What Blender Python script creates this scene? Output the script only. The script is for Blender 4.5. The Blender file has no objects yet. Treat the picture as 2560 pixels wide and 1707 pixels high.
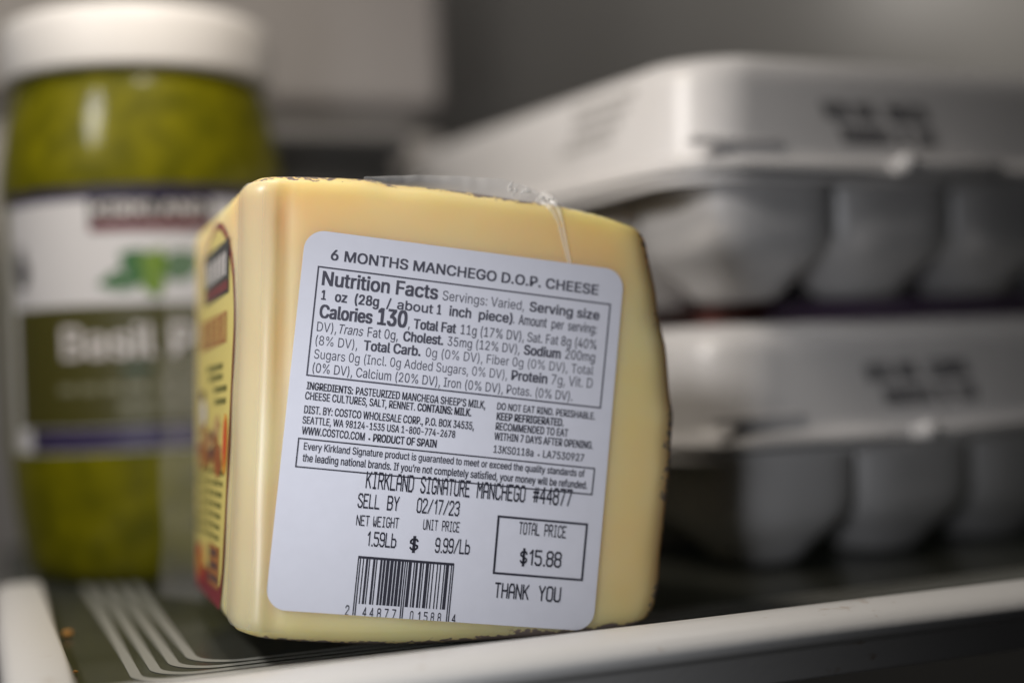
import bpy, bmesh, math, random, os
from mathutils import Vector, Matrix, noise
random.seed(7)
sc = bpy.context.scene
col = sc.collection

# ------------------------------------------------------------------ camera
PSI, PIT, ROL, EYE = math.radians(20.8), math.radians(0.74), math.radians(2.5), 0.066
Z = Vector((0, 0, 1))
R0 = Vector((math.cos(PSI), -math.sin(PSI), 0)); F0 = Vector((math.sin(PSI), math.cos(PSI), 0))
FW = F0 * math.cos(PIT) + Z * math.sin(PIT); U1 = Z * math.cos(PIT) - F0 * math.sin(PIT)
RT = R0 * math.cos(ROL) - U1 * math.sin(ROL); UP = U1 * math.cos(ROL) + R0 * math.sin(ROL)
cam = bpy.data.cameras.new('camera'); camo = bpy.data.objects.new('camera', cam); col.objects.link(camo)
M = Matrix((RT, UP, -FW)).transposed().to_4x4(); M.translation = Vector((0, 0, EYE))
camo.matrix_world = M
cam.sensor_width = 36; cam.lens = 50; cam.clip_start = 0.005; cam.clip_end = 20
cam.dof.use_dof = True; cam.dof.focus_distance = 0.321; cam.dof.aperture_fstop = 2.8
cam.dof.aperture_blades = 9
sc.camera = camo

# ------------------------------------------------------------------ light
w = bpy.data.worlds.new('World'); sc.world = w; w.use_nodes = True
w.node_tree.nodes['Background'].inputs[0].default_value = (0.80, 0.88, 1.0, 1)
w.node_tree.nodes['Background'].inputs[1].default_value = 0.006
sc.view_settings.view_transform = 'Standard'; sc.view_settings.look = 'None'
sc.view_settings.exposure = 0; sc.view_settings.gamma = 1
sc.cycles.max_bounces = 8; sc.cycles.transparent_max_bounces = 12
sc.cycles.caustics_reflective = False; sc.cycles.caustics_refractive = False

def lamp(name, loc, target, size, watts, color, spread=180):
    l = bpy.data.lights.new(name, 'AREA'); l.shape = 'DISK'; l.size = size; l.energy = watts; l.color = color
    l.spread = math.radians(spread)
    o = bpy.data.objects.new(name, l); col.objects.link(o); o.location = loc
    o.rotation_euler = (Vector(target) - Vector(loc)).to_track_quat('-Z', 'Y').to_euler()
    return o
lamp('fridge_lamp', (0.050, 0.345, 0.315), (0.058, 0.44, 0.10), 0.045, 0.37, (1.0, 0.90, 0.78))
lamp('side_lamp', (-0.20, 0.245, 0.34), (0.15, 0.30, 0.07), 0.08, 0.62, (1.0, 0.955, 0.915), 130)
lamp('room_light', (-0.07, 0.09, 0.052), (0.075, 0.31, 0.055), 0.05, 0.044, (0.93, 0.95, 1.0), 50)
lamp('rear_lamp', (0.70, 0.66, 0.36), (0.68, 0.80, 0.24), 0.08, 0.15, (1.0, 0.94, 0.87), 150)
lamp('rear_ceiling_lamp', (0.45, 0.60, 0.60), (0.50, 0.80, 0.24), 0.15, 0.43, (1.0, 0.94, 0.87), 150)

# ------------------------------------------------------------------ helpers
def link(name, data, parent=None):
    o = bpy.data.objects.new(name, data); col.objects.link(o)
    if parent: o.parent = parent
    return o
def wpos(o):
    v = Vector((0, 0, 0))
    while o: v = v + o.location; o = o.parent
    return v
def thing(name, label, cat, loc=(0, 0, 0), rz=0, group=None):
    o = link(name, None); o.location = loc; o.rotation_euler = (0, 0, rz); o.empty_display_size = 0.01
    return tag(o, label, cat, group)
def tag(o, label=None, cat=None, group=None, kind=None):
    if label: o['label'] = label
    if cat: o['category'] = cat
    if group: o['group'] = group
    if kind: o['kind'] = kind
    return o
def mesh(name, verts, faces, mats, parent=None, local=False, smooth=True, midx=None, sharp=None):
    off = Vector((0, 0, 0)) if (local or not parent) else wpos(parent)
    me = bpy.data.meshes.new(name)
    me.from_pydata([tuple(Vector(v) - off) for v in verts], [], faces)
    for m in (mats if isinstance(mats, (list, tuple)) else [mats]): me.materials.append(m)
    if midx: me.polygons.foreach_set('material_index', midx)
    if smooth: me.polygons.foreach_set('use_smooth', [True] * len(me.polygons))
    me.update()
    if sharp is not None: me.set_sharp_from_angle(angle=math.radians(sharp))
    return link(name, me, parent)
def bm_obj(name, bm, mats, parent=None, smooth=True, sharp=None):
    bmesh.ops.recalc_face_normals(bm, faces=bm.faces)
    me = bpy.data.meshes.new(name); bm.to_mesh(me); bm.free()
    for m in (mats if isinstance(mats, (list, tuple)) else [mats]): me.materials.append(m)
    if smooth: me.polygons.foreach_set('use_smooth', [True] * len(me.polygons))
    if sharp is not None: me.set_sharp_from_angle(angle=math.radians(sharp))
    return link(name, me, parent)
def box(bm, x0, x1, y0, y1, z0, z1, bev=0, seg=3):
    r = bmesh.ops.create_cube(bm, size=1)
    for v in r['verts']:
        v.co = Vector(((x0 + x1) / 2 + v.co.x * (x1 - x0), (y0 + y1) / 2 + v.co.y * (y1 - y0), (z0 + z1) / 2 + v.co.z * (z1 - z0)))
    if bev:
        es = list({e for v in r['verts'] for e in v.link_edges})
        bmesh.ops.bevel(bm, geom=es, offset=bev, segments=seg, affect='EDGES', profile=0.5)
def loft(rings, close0=True, close1=True, cyc=True):
    n = len(rings[0]); V = [p for r in rings for p in r]; Fs = []
    for i in range(len(rings) - 1):
        for j in range(n if cyc else n - 1):
            k = (j + 1) % n
            Fs.append((i * n + j, i * n + k, (i + 1) * n + k, (i + 1) * n + j))
    if close0: Fs.append(tuple(range(n - 1, -1, -1)))
    if close1: Fs.append(tuple((len(rings) - 1) * n + j for j in range(n)))
    return V, Fs
def lerp(a, b, t): return a + (b - a) * t
def interp(x, pts):
    if x <= pts[0][0]: return pts[0][1]
    for (a, b), (c, d) in zip(pts, pts[1:]):
        if x <= c: return b + (d - b) * (x - a) / (c - a)
    return pts[-1][1]

# ------------------------------------------------------------------ materials
def mat(name, c, rough=0.5, noise_amt=0.0, noise_scale=60, bump=0.0, bump_scale=200, coat=0, sss=0, sss_r=(1, .5, .2), sss_s=0.005, spec=0.5, c2=None):
    m = bpy.data.materials.new(name); m.use_nodes = True
    nt = m.node_tree; b = nt.nodes['Principled BSDF']
    b.inputs['Base Color'].default_value = (*c, 1); b.inputs['Roughness'].default_value = rough
    b.inputs['Specular IOR Level'].default_value = spec
    if coat: b.inputs['Coat Weight'].default_value = coat; b.inputs['Coat Roughness'].default_value = 0.12
    if sss:
        b.inputs['Subsurface Weight'].default_value = sss
        b.inputs['Subsurface Radius'].default_value = sss_r; b.inputs['Subsurface Scale'].default_value = sss_s
    tc = nt.nodes.new('ShaderNodeTexCoord')
    if noise_amt or c2:
        n = nt.nodes.new('ShaderNodeTexNoise'); n.inputs['Scale'].default_value = noise_scale; n.inputs['Detail'].default_value = 5
        nt.links.new(tc.outputs['Object'], n.inputs['Vector'])
        r = nt.nodes.new('ShaderNodeValToRGB')
        r.color_ramp.elements[0].position = 0.3; r.color_ramp.elements[1].position = 0.7
        a = c2 if c2 else tuple(x * (1 - noise_amt) for x in c)
        r.color_ramp.elements[0].color = (*a, 1); r.color_ramp.elements[1].color = (*c, 1)
        nt.links.new(n.outputs['Fac'], r.inputs['Fac']); nt.links.new(r.outputs['Color'], b.inputs['Base Color'])
    if bump:
        n2 = nt.nodes.new('ShaderNodeTexNoise'); n2.inputs['Scale'].default_value = bump_scale; n2.inputs['Detail'].default_value = 4
        nt.links.new(tc.outputs['Object'], n2.inputs['Vector'])
        bp = nt.nodes.new('ShaderNodeBump'); bp.inputs['Strength'].default_value = bump; bp.inputs['Distance'].default_value = 0.001
        nt.links.new(n2.outputs['Fac'], bp.inputs['Height']); nt.links.new(bp.outputs['Normal'], b.inputs['Normal'])
        if coat: nt.links.new(bp.outputs['Normal'], b.inputs['Coat Normal'])
    return m
def film(name, clear=0.7, tint=(0.9, 0.9, 0.88), rough=0.12):
    m = bpy.data.materials.new(name); m.use_nodes = True; nt = m.node_tree
    b = nt.nodes['Principled BSDF']; out = nt.nodes['Material Output']
    b.inputs['Base Color'].default_value = (*tint, 1); b.inputs['Roughness'].default_value = rough
    b.inputs['Specular IOR Level'].default_value = 0.8
    t = nt.nodes.new('ShaderNodeBsdfTransparent'); mx = nt.nodes.new('ShaderNodeMixShader')
    mx.inputs[0].default_value = clear
    nt.links.new(b.outputs[0], mx.inputs[1]); nt.links.new(t.outputs[0], mx.inputs[2]); nt.links.new(mx.outputs[0], out.inputs[0])
    return m

WHITE_PLASTIC = mat('white_plastic', (0.76, 0.745, 0.72), 0.38, 0.06, 90, 0.05, 500)
PAPER = mat('label_paper', (0.68, 0.69, 0.77), 0.5, 0.03, 300, 0.05, 60, spec=0.35)
INK = mat('ink', (0.030, 0.030, 0.045), 0.5, spec=0.3)
INK_GREY = mat('grey_ink', (0.075, 0.075, 0.10), 0.5, spec=0.3)
FOAM = mat('foam', (0.66, 0.65, 0.65), 0.33, 0.04, 40, 0.04, 700)
FILM = film('clear_film', 0.62)
FILM_MILKY = film('milky_film', 0.42, (0.85, 0.84, 0.82))

# ------------------------------------------------------------------ lettering
def load_font(fn):
    try:
        return bpy.data.fonts.load(os.path.join(bpy.utils.system_resource('DATAFILES'), 'fonts', fn))
    except Exception:
        return None
FONT = load_font('Inter.woff2')
_o = None
def outlines(text, shear=0.0):
    """closed outlines of one run of type (no fill), in em units"""
    c = bpy.data.curves.new('run', 'FONT'); c.body = text; c.size = 1; c.shear = shear; c.resolution_u = 3; c.fill_mode = 'NONE'
    if FONT: c.font = FONT
    o = bpy.data.objects.new('run', c); col.objects.link(o)
    dg = bpy.context.evaluated_depsgraph_get(); dg.update()
    me = bpy.data.meshes.new_from_object(o.evaluated_get(dg))
    P = [(v.co.x, v.co.y) for v in me.vertices]; nb = {}
    for e in me.edges:
        a, b_ = e.vertices; nb.setdefault(a, []).append(b_); nb.setdefault(b_, []).append(a)
    bpy.data.objects.remove(o); bpy.data.curves.remove(c); bpy.data.meshes.remove(me)
    seen = set(); loops = []
    for s in range(len(P)):
        if s in seen or s not in nb: continue
        lp = [s]; seen.add(s); cur = s + 1 if s + 1 in nb[s] else nb[s][0]
        while cur not in seen:
            seen.add(cur); lp.append(cur); nx = [q for q in nb[cur] if q not in seen]
            if not nx: break
            cur = nx[0]
        pts = [P[q] for q in lp]; i = 0
        while len(pts) > 4 and i < len(pts):        # drop tiny edges (ink traps) that would flip when the stem grows
            a, b_ = pts[i - 1], pts[i]
            if math.hypot(a[0] - b_[0], a[1] - b_[1]) < 0.0105:
                pts[i - 1] = ((a[0] + b_[0]) / 2, (a[1] + b_[1]) / 2); pts.pop(i)
            else: i += 1
        if len(pts) > 2: loops.append(pts)
    return loops
def area(lp): return sum(a[0] * b_[1] - b_[0] * a[1] for a, b_ in zip(lp, lp[1:] + lp[:1])) / 2
def inside(p, lp):
    r_ = False
    for a, b_ in zip(lp, lp[1:] + lp[:1]):
        if (a[1] > p[1]) != (b_[1] > p[1]) and p[0] < (b_[0] - a[0]) * (p[1] - a[1]) / (b_[1] - a[1]) + a[0]: r_ = not r_
    return r_
CAP = max(p[1] for lp in outlines('H') for p in lp)
STEM = 0.128 if FONT else 0.152
from mathutils.geometry import tessellate_polygon
def type_run(text, x0, x1, cap, stem, shear=0.0):
    """one run fitted to a width and a cap height, with stems of the wanted weight"""
    loops = outlines(text, shear)
    a = min(p[0] for lp in loops for p in lp); b_ = max(p[0] for lp in loops for p in lp)
    sy = cap / CAP; half0 = (stem - STEM * (x1 - x0) / (b_ - a) / sy) * cap / 2
    dx = max(0, min(half0, 0.058 * cap)); dy = max(0, min(half0, 0.040 * cap)) * 0.7
    sx = (x1 - x0 - 2 * dx) / (b_ - a)
    loops = [[(x0 + dx + (x - a) * sx, y * sy) for x, y in lp] for lp in loops]
    sgn = 1 if area(max(loops, key=lambda l: abs(area(l)))) > 0 else -1
    sg = [area(l) * sgn > 0 for l in loops]
    outs = [i for i in range(len(loops)) if sg[i]]; holes = {i: [] for i in outs}
    for i in range(len(loops)):
        if not sg[i]:
            c_ = [q for q in outs if inside(loops[i][0], loops[q])]
            if c_: holes[min(c_, key=lambda q: abs(area(loops[q])))].append(i)
    V0, F0 = [], []
    for i in outs:
        grp = [loops[i]] + [loops[q] for q in holes[i]]; base = len(V0); V0 += [p for g in grp for p in g]
        for tri in tessellate_polygon([[Vector((x, y, 0)) for x, y in g] for g in grp]): F0.append(tuple(base + q for q in tri))
    # heavier weights are overprinted with small shifts, each pass a hair higher
    passes = [(0, 0)] if dx < 0.004 * cap else [(0, 0), (-dx, -dy), (dx, dy), (-dx, dy), (dx, -dy)]
    V, Fs = [], []
    for k, (px_, py_) in enumerate(passes):
        base = len(V); V += [(x + px_, y + py_, k * 1.5e-6) for x, y in V0]; Fs += [tuple(base + q for q in f) for f in F0]
    return V, Fs
# dot-matrix style strokes on a 4 x 7 cell
GLY = {
 'A': [[(0,0),(0,5),(1,7),(3,7),(4,5),(4,0)],[(0,3),(4,3)]], 'B': [[(0,0),(0,7),(3,7),(4,6),(4,4.5),(3,3.6),(0,3.6)],[(3,3.6),(4,2.7),(4,1),(3,0),(0,0)]],
 'C': [[(4,5.5),(4,6),(3,7),(1,7),(0,6),(0,1),(1,0),(3,0),(4,1),(4,1.5)]], 'D': [[(0,0),(0,7),(2.8,7),(4,5.6),(4,1.4),(2.8,0),(0,0)]],
 'E': [[(4,7),(0,7),(0,0),(4,0)],[(0,3.6),(3,3.6)]], 'G': [[(4,5.5),(4,6),(3,7),(1,7),(0,6),(0,1),(1,0),(3,0),(4,1),(4,3.2),(2.2,3.2)]],
 'H': [[(0,0),(0,7)],[(4,0),(4,7)],[(0,3.5),(4,3.5)]], 'I': [[(2,0),(2,7)],[(0.8,0),(3.2,0)],[(0.8,7),(3.2,7)]],
 'K': [[(0,0),(0,7)],[(4,7),(0.4,3.2)],[(1.4,4.2),(4,0)]], 'L': [[(0,7),(0,0),(4,0)]], 'M': [[(0,0),(0,7),(2,3.5),(4,7),(4,0)]],
 'N': [[(0,0),(0,7),(4,0),(4,7)]], 'O': [[(1,0),(0,1),(0,6),(1,7),(3,7),(4,6),(4,1),(3,0),(1,0)]],
 'P': [[(0,0),(0,7),(3,7),(4,6),(4,4),(3,3.2),(0,3.2)]], 'R': [[(0,0),(0,7),(3,7),(4,6),(4,4.4),(3,3.5),(0,3.5)],[(2,3.5),(4,0)]],
 'S': [[(4,5.6),(4,6),(3,7),(1,7),(0,6),(0,4.8),(4,2.4),(4,1),(3,0),(1,0),(0,1),(0,1.5)]], 'T': [[(0,7),(4,7)],[(2,7),(2,0)]],
 'U': [[(0,7),(0,1),(1,0),(3,0),(4,1),(4,7)]], 'W': [[(0,7),(0,2),(1,0),(2,2.2),(2,4)],[(2,2.2),(3,0),(4,2),(4,7)]], 'Y': [[(0,7),(2,3.4),(4,7)],[(2,3.4),(2,0)]],
 '0': [[(1,0),(0,1),(0,6),(1,7),(3,7),(4,6),(4,1),(3,0),(1,0)]], '1': [[(0.8,5.4),(2.4,7),(2.4,0)]],
 '2': [[(0,5.4),(0,6),(1,7),(3,7),(4,6),(4,4.6),(0,0.4),(0,0),(4,0)]], '3': [[(0,6),(1,7),(3,7),(4,6),(4,4.5),(3,3.7),(1.6,3.7)],[(3,3.7),(4,2.8),(4,1),(3,0),(1,0),(0,1)]],
 '4': [[(3.1,0),(3.1,7),(0,2.2),(4.2,2.2)]], '5': [[(4,7),(0,7),(0,4.2),(3,4.2),(4,3.2),(4,1),(3,0),(1,0),(0,1)]],
 '6': [[(3.6,7),(2,7),(0,4),(0,1),(1,0),(3,0),(4,1),(4,3),(3,4),(0,4)]], '7': [[(0,7),(4,7),(1.2,0)]],
 '8': [[(1,3.7),(0,4.6),(0,6),(1,7),(3,7),(4,6),(4,4.6),(3,3.7),(1,3.7),(0,2.8),(0,1),(1,0),(3,0),(4,1),(4,2.8),(3,3.7)]],
 '9': [[(4,3.2),(1,3.2),(0,4.2),(0,6),(1,7),(3,7),(4,6),(4,1),(3,0),(1,0),(0,1)]], 'b': [[(0,7),(0,0),(3,0),(4,1),(4,3.2),(3,4.2),(0,4.2)]],
 '/': [[(0,0),(4,7)]], '.': [[(1.6,0),(2.2,0)]], '#': [[(0.9,0.4),(1.5,6.6)],[(2.7,0.4),(3.3,6.6)],[(-0.2,4.6),(4.2,4.6)],[(-0.2,2.4),(4.2,2.4)]],
 '$': [[(4,5),(3.4,5.8),(0.8,5.8),(0,5),(0,4.1),(4,2.4),(4,1.4),(3.2,0.6),(0.8,0.6),(0,1.4)],[(1.7,7.4),(1.7,-1)],[(2.4,7.4),(2.4,-1)]],
}
ADV = {'.': 2.4, '1': 4.6}
def stroke_poly(text, half=0.52):
    V, Fs = [], []; x = 0.0
    for ch in text:
        dx = -1.2 if ch == '.' else 0
        for pl in GLY.get(ch, []):
            for (ax, ay), (bx, by) in zip(pl, pl[1:]):
                d = Vector((bx - ax, by - ay)); L = d.length; d /= L; n = Vector((-d.y, d.x)) * half; e = d * half * 0.75
                i = len(V)
                for p in ((Vector((ax, ay)) - e - n), (Vector((bx, by)) + e - n), (Vector((bx, by)) + e + n), (Vector((ax, ay)) - e + n)):
                    V.append((p.x + x + dx, p.y))
                Fs.append((i, i + 1, i + 2, i + 3))
        x += ADV.get(ch, 5.6)
    return V, Fs
def fit(V, x0, x1, y0, cap, capunit):
    a = min(v[0] for v in V); b = max(v[0] for v in V); s = (x1 - x0) / (b - a)
    return [(x0 + (v[0] - a) * s, y0 + v[1] * cap / capunit) for v in V]
TEXT = [
    ('6 MONTHS MANCHEGO D.O.P. CHEESE', 'h', 6.2, 78.7, 69.9, 78.4, 2.32),
    ('Nutrition Facts', 'b', 4.8, 72.8, 31.6, 72.7, 3.11),
    ('Servings: Varied,', 'r', 32.7, 72.7, 52.2, 72.6, 2.21),
    ('Serving size', 'b', 53.5, 72.6, 70.7, 72.5, 2.21),
    ('1', 'b', 5.0, 69.5, 6.1, 69.5, 2.11),
    ('oz', 'b', 8.1, 69.4, 10.9, 69.4, 2.22),
    ('(28g', 'b', 12.6, 69.4, 18.2, 69.4, 2.21),
    ('/', 'b', 19.9, 69.4, 21.0, 69.4, 2.12),
    ('about', 'b', 22.4, 69.4, 30.8, 69.3, 2.11),
    ('1', 'b', 31.7, 69.3, 32.7, 69.3, 2.21),
    ('inch', 'b', 34.6, 69.3, 39.8, 69.3, 2.22),
    ('piece)', 'b', 41.6, 69.3, 49.7, 69.3, 2.21),
    ('.', 'r', 49.9, 69.3, 50.2, 69.3, 2.21),
    ('Amount', 'r', 51.2, 69.2, 58.0, 69.2, 2.31),
    ('per', 'r', 59.2, 69.2, 62.2, 69.2, 2.21),
    ('serving:', 'r', 63.2, 69.2, 70.3, 69.2, 2.21),
    ('Calories', 'b', 5.0, 65.4, 17.1, 65.4, 2.92),
    ('130', 'b', 18.2, 65.4, 25.1, 65.4, 3.72),
    (',', 'r', 25.4, 65.4, 25.8, 65.4, 2.21),
    ('Total Fat', 'b', 26.6, 65.4, 36.6, 65.4, 2.21),
    ('11g (17% DV), Sat. Fat 8g (40%', 'r', 37.7, 65.4, 70.6, 65.5, 2.22),
    ('DV),', 'r', 4.8, 62.3, 9.2, 62.3, 2.11),
    ('Trans', 'i', 9.8, 62.3, 15.3, 62.3, 2.12),
    ('Fat 0g,', 'r', 16.3, 62.3, 23.3, 62.3, 2.21),
    ('Cholest.', 'b', 24.5, 62.3, 33.9, 62.4, 2.21),
    ('35mg (12% DV),', 'r', 34.9, 62.4, 52.1, 62.4, 2.11),
    ('Sodium', 'b', 53.1, 62.4, 62.1, 62.4, 2.21),
    ('200mg', 'r', 63.2, 62.5, 70.5, 62.5, 2.21),
    ('(8% DV),', 'r', 4.8, 59.2, 14.3, 59.2, 2.11),
    ('Total Carb.', 'b', 15.7, 59.2, 28.9, 59.3, 2.21),
    ('0g (0% DV), Fiber 0g (0% DV), Total', 'r', 30.1, 59.3, 70.4, 59.4, 2.11),
    ('Sugars 0g (Incl. 0g Added Sugars, 0% DV),', 'r', 4.8, 56.1, 49.7, 56.2, 2.11),
    ('Protein', 'b', 50.7, 56.2, 59.4, 56.2, 2.21),
    ('7g, Vit. D', 'r', 60.4, 56.2, 70.5, 56.3, 2.31),
    ('(0% DV), Calcium (20% DV), Iron (0% DV), Potas. (0% DV).', 'r', 4.8, 53.0, 65.9, 52.8, 2.12),
    ('INGREDIENTS:', 'm', 3.9, 49.1, 14.4, 49.0, 1.61),
    ("PASTEURIZED MANCHEGA SHEEP'S MILK,", 'c', 15.0, 49.0, 45.2, 48.9, 1.71),
    ('CHEESE CULTURES, SALT, RENNET.', 'c', 3.8, 46.8, 28.9, 46.8, 1.7),
    ('CONTAINS: MILK.', 'm', 29.4, 46.8, 42.1, 46.8, 1.71),
    ('DIST. BY: COSTCO WHOLESALE CORP., P.O. BOX 34535,', 'c', 3.9, 43.7, 43.0, 43.8, 1.71),
    ('SEATTLE, WA 98124-1535 USA 1-800-774-2678', 'c', 3.8, 41.4, 38.8, 41.5, 1.6),
    ('WWW.COSTCO.COM', 'c', 3.9, 39.0, 18.1, 38.9, 1.71),
    ('•', 'c', 18.9, 38.9, 19.4, 38.9, 1.12),
    ('PRODUCT OF SPAIN', 'm', 20.0, 38.9, 34.7, 38.9, 1.7),
    ('DO NOT EAT RIND. PERISHABLE.', 'c', 48.0, 49.0, 71.8, 49.0, 1.6),
    ('KEEP REFRIGERATED.', 'm', 48.1, 46.6, 64.3, 46.7, 1.71),
    ('RECOMMENDED TO EAT', 'c', 48.1, 44.3, 65.6, 44.4, 1.71),
    ('WITHIN 7 DAYS AFTER OPENING.', 'c', 48.0, 42.0, 71.9, 42.1, 1.7),
    ('13KS0118a', 'c', 48.1, 39.0, 57.7, 39.0, 1.7),
    ('•', 'c', 58.7, 39.0, 59.2, 39.0, 1.1),
    ('LA7530927', 'c', 60.0, 39.0, 70.0, 39.0, 1.71),
    ('Every Kirkland Signature product is guaranteed to meet or exceed the quality standards of', 'c', 4.7, 35.6, 70.5, 35.4, 1.61),
    ('the leading national brands. If you’re not completely satisfied, your money will be refunded.', 'c', 4.7, 33.0, 71.4, 32.7, 1.7),
    ('KIRKLAND', 'T', 19.4, 28.5, 30.4, 28.5, 3.42),
    ('SIGNATURE', 'T', 31.9, 28.5, 43.5, 28.5, 3.41),
    ('MANCHEGO', 'T', 45.1, 28.5, 56.7, 28.5, 3.41),
    ('#44877', 'T', 58.5, 28.5, 68.0, 28.5, 3.52),
    ('SELL', 'T', 18.0, 24.0, 23.0, 24.0, 2.92),
    ('BY', 'T', 24.7, 24.0, 27.5, 24.0, 2.92),
    ('02/17/23', 'T', 31.5, 24.0, 41.5, 24.0, 3.01),
    ('NET', 'T', 18.1, 20.0, 21.1, 20.0, 2.11),
    ('WEIGHT', 'T', 21.9, 20.0, 27.8, 20.1, 2.11),
    ('UNIT', 'T', 33.4, 20.3, 36.8, 20.3, 2.12),
    ('PRICE', 'T', 37.8, 20.3, 41.9, 20.3, 2.11),
    ('1.59Lb', 'T', 21.0, 15.7, 27.7, 15.7, 2.92),
    ('$', 'T', 30.7, 15.3, 32.8, 15.4, 2.92),
    ('9.99/Lb', 'T', 36.6, 15.4, 44.8, 15.6, 3.01),
    ('TOTAL', 'T', 55.9, 21.1, 60.9, 21.1, 2.52),
    ('PRICE', 'T', 62.0, 21.1, 67.3, 21.0, 2.51),
    ('$15.88', 'T', 56.7, 14.3, 66.8, 14.2, 3.21),
    ('THANK', 'T', 51.5, 6.3, 59.7, 6.3, 3.11),
    ('YOU', 'T', 61.9, 6.3, 67.4, 6.3, 3.11),
    ('2', 'T', 17.7, -0.0, 18.6, -0.0, 2.01),
    ('4', 'T', 21.6, -0.2, 22.5, -0.2, 2.02),
    ('4', 'T', 23.2, -0.2, 24.1, -0.2, 2.01),
    ('8', 'T', 24.9, -0.2, 25.8, -0.2, 2.01),
    ('7', 'T', 26.6, -0.2, 27.5, -0.2, 2.01),
    ('7', 'T', 28.3, -0.2, 29.2, -0.2, 2.01),
    ('0', 'T', 32.4, -0.2, 33.2, -0.2, 1.91),
    ('1', 'T', 34.2, -0.2, 34.8, -0.2, 1.91),
    ('5', 'T', 35.6, -0.2, 36.5, -0.2, 1.91),
    ('8', 'T', 37.2, -0.2, 38.0, -0.2, 1.91),
    ('8', 'T', 38.8, -0.2, 39.6, -0.2, 1.91),
    ('4', 'T', 42.1, -0.2, 43.0, -0.3, 1.91),
]
# ------------------------------------------------------------------ setting
GLASS = bpy.data.materials.new('shelf_glass'); GLASS.use_nodes = True
nt = GLASS.node_tree; b = nt.nodes['Principled BSDF']; out = nt.nodes['Material Output']
b.inputs['Base Color'].default_value = (0.085, 0.088, 0.076, 1); b.inputs['Roughness'].default_value = 0.14
t = nt.nodes.new('ShaderNodeBsdfTransparent'); t.inputs[0].default_value = (0.75, 0.82, 0.76, 1)
mx = nt.nodes.new('ShaderNodeMixShader'); mx.inputs[0].default_value = 0.35
tc = nt.nodes.new('ShaderNodeTexCoord'); n = nt.nodes.new('ShaderNodeTexNoise'); n.inputs['Scale'].default_value = 35; n.inputs['Detail'].default_value = 6
r = nt.nodes.new('ShaderNodeValToRGB'); r.color_ramp.elements[0].position = .35; r.color_ramp.elements[1].position = .75
r.color_ramp.elements[0].color = (0.07, 0.073, 0.062, 1); r.color_ramp.elements[1].color = (0.115, 0.118, 0.10, 1)
nt.links.new(tc.outputs['Object'], n.inputs['Vector']); nt.links.new(n.outputs['Fac'], r.inputs[0]); nt.links.new(r.outputs[0], b.inputs['Base Color'])
nt.links.new(b.outputs[0], mx.inputs[1]); nt.links.new(t.outputs[0], mx.inputs[2]); nt.links.new(mx.outputs[0], out.inputs[0])
FROST = mat('frosted_line', (0.27, 0.275, 0.25), 0.5)
WALLP = mat('wall_plastic', (0.50, 0.475, 0.455), 0.45, 0.03, 12)
SHADED_WALL = mat('shaded_back_wall', (0.23, 0.225, 0.215), 0.42, 0.08, 8)  # pale back wall lying in shade; the shade is put into its base colour
DARK = mat('dark_plastic', (0.045, 0.046, 0.048), 0.5)

bm = bmesh.new(); box(bm, -0.4, 1.2, -0.1, 0.85, -0.32, -0.30)
tag(bm_obj('floor', bm, mat('floor_plastic', (0.08, 0.08, 0.085), 0.5), smooth=False), kind='structure')
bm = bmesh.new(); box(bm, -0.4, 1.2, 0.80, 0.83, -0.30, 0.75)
tag(bm_obj('wall', bm, SHADED_WALL, smooth=False), kind='structure')

# pale moulded column in front of the back wall, with a shadow groove across it
col_t = thing('moulded_panel', 'pale grey moulded plastic panel with a horizontal groove behind the pesto jar', 'panel', (-0.1, 0.66, -0.29))
bm = bmesh.new()
box(bm, -0.30, 0.206, 0.615, 0.66, -0.29, 0.170, 0.006)
bm_obj('lower_panel', bm, WALLP, None).parent = col_t
bm = bmesh.new(); box(bm, -0.30, 0.206, 0.615, 0.66, 0.182, 0.74, 0.006)
bm_obj('upper_panel', bm, WALLP, None).parent = col_t
bm = bmesh.new(); box(bm, -0.298, 0.194, 0.628, 0.655, 0.165, 0.187)
bm_obj('groove', bm, mat('groove_shade', (0.30, 0.29, 0.28), 0.5), None, smooth=False).parent = col_t  # shade in the recess painted as a darker tone of the panel
for ch in col_t.children: ch.matrix_parent_inverse = Matrix.Translation(-col_t.location)
bin_t = thing('storage_bin', 'dark plastic storage bin behind the pesto jar and the cheese', 'bin', (0.13, 0.575, 0))
bm = bmesh.new(); box(bm, -0.055, 0.036, -0.022, 0.022, 0.0005, 0.149, 0.006); bm_obj('bin_body', bm, DARK, bin_t)
bm = bmesh.new(); box(bm, -0.058, 0.039, -0.025, 0.025, 0.1495, 0.158, 0.003); bm_obj('bin_lid', bm, DARK, bin_t)

# ------------------------------------------------------------------ shelf
shelf = thing('glass_shelf', 'grey tempered glass shelf with white plastic rim and frosted corner lines', 'shelf', (0.3, 0.28, 0))
bm = bmesh.new(); box(bm, 0.0085, 0.80, 0.284, 0.60, -0.0045, 0.0)
o = bm_obj('glass_pane', bm, GLASS, None, smooth=False); o.parent = shelf; o.matrix_parent_inverse = Matrix.Translation(-shelf.location)
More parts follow.
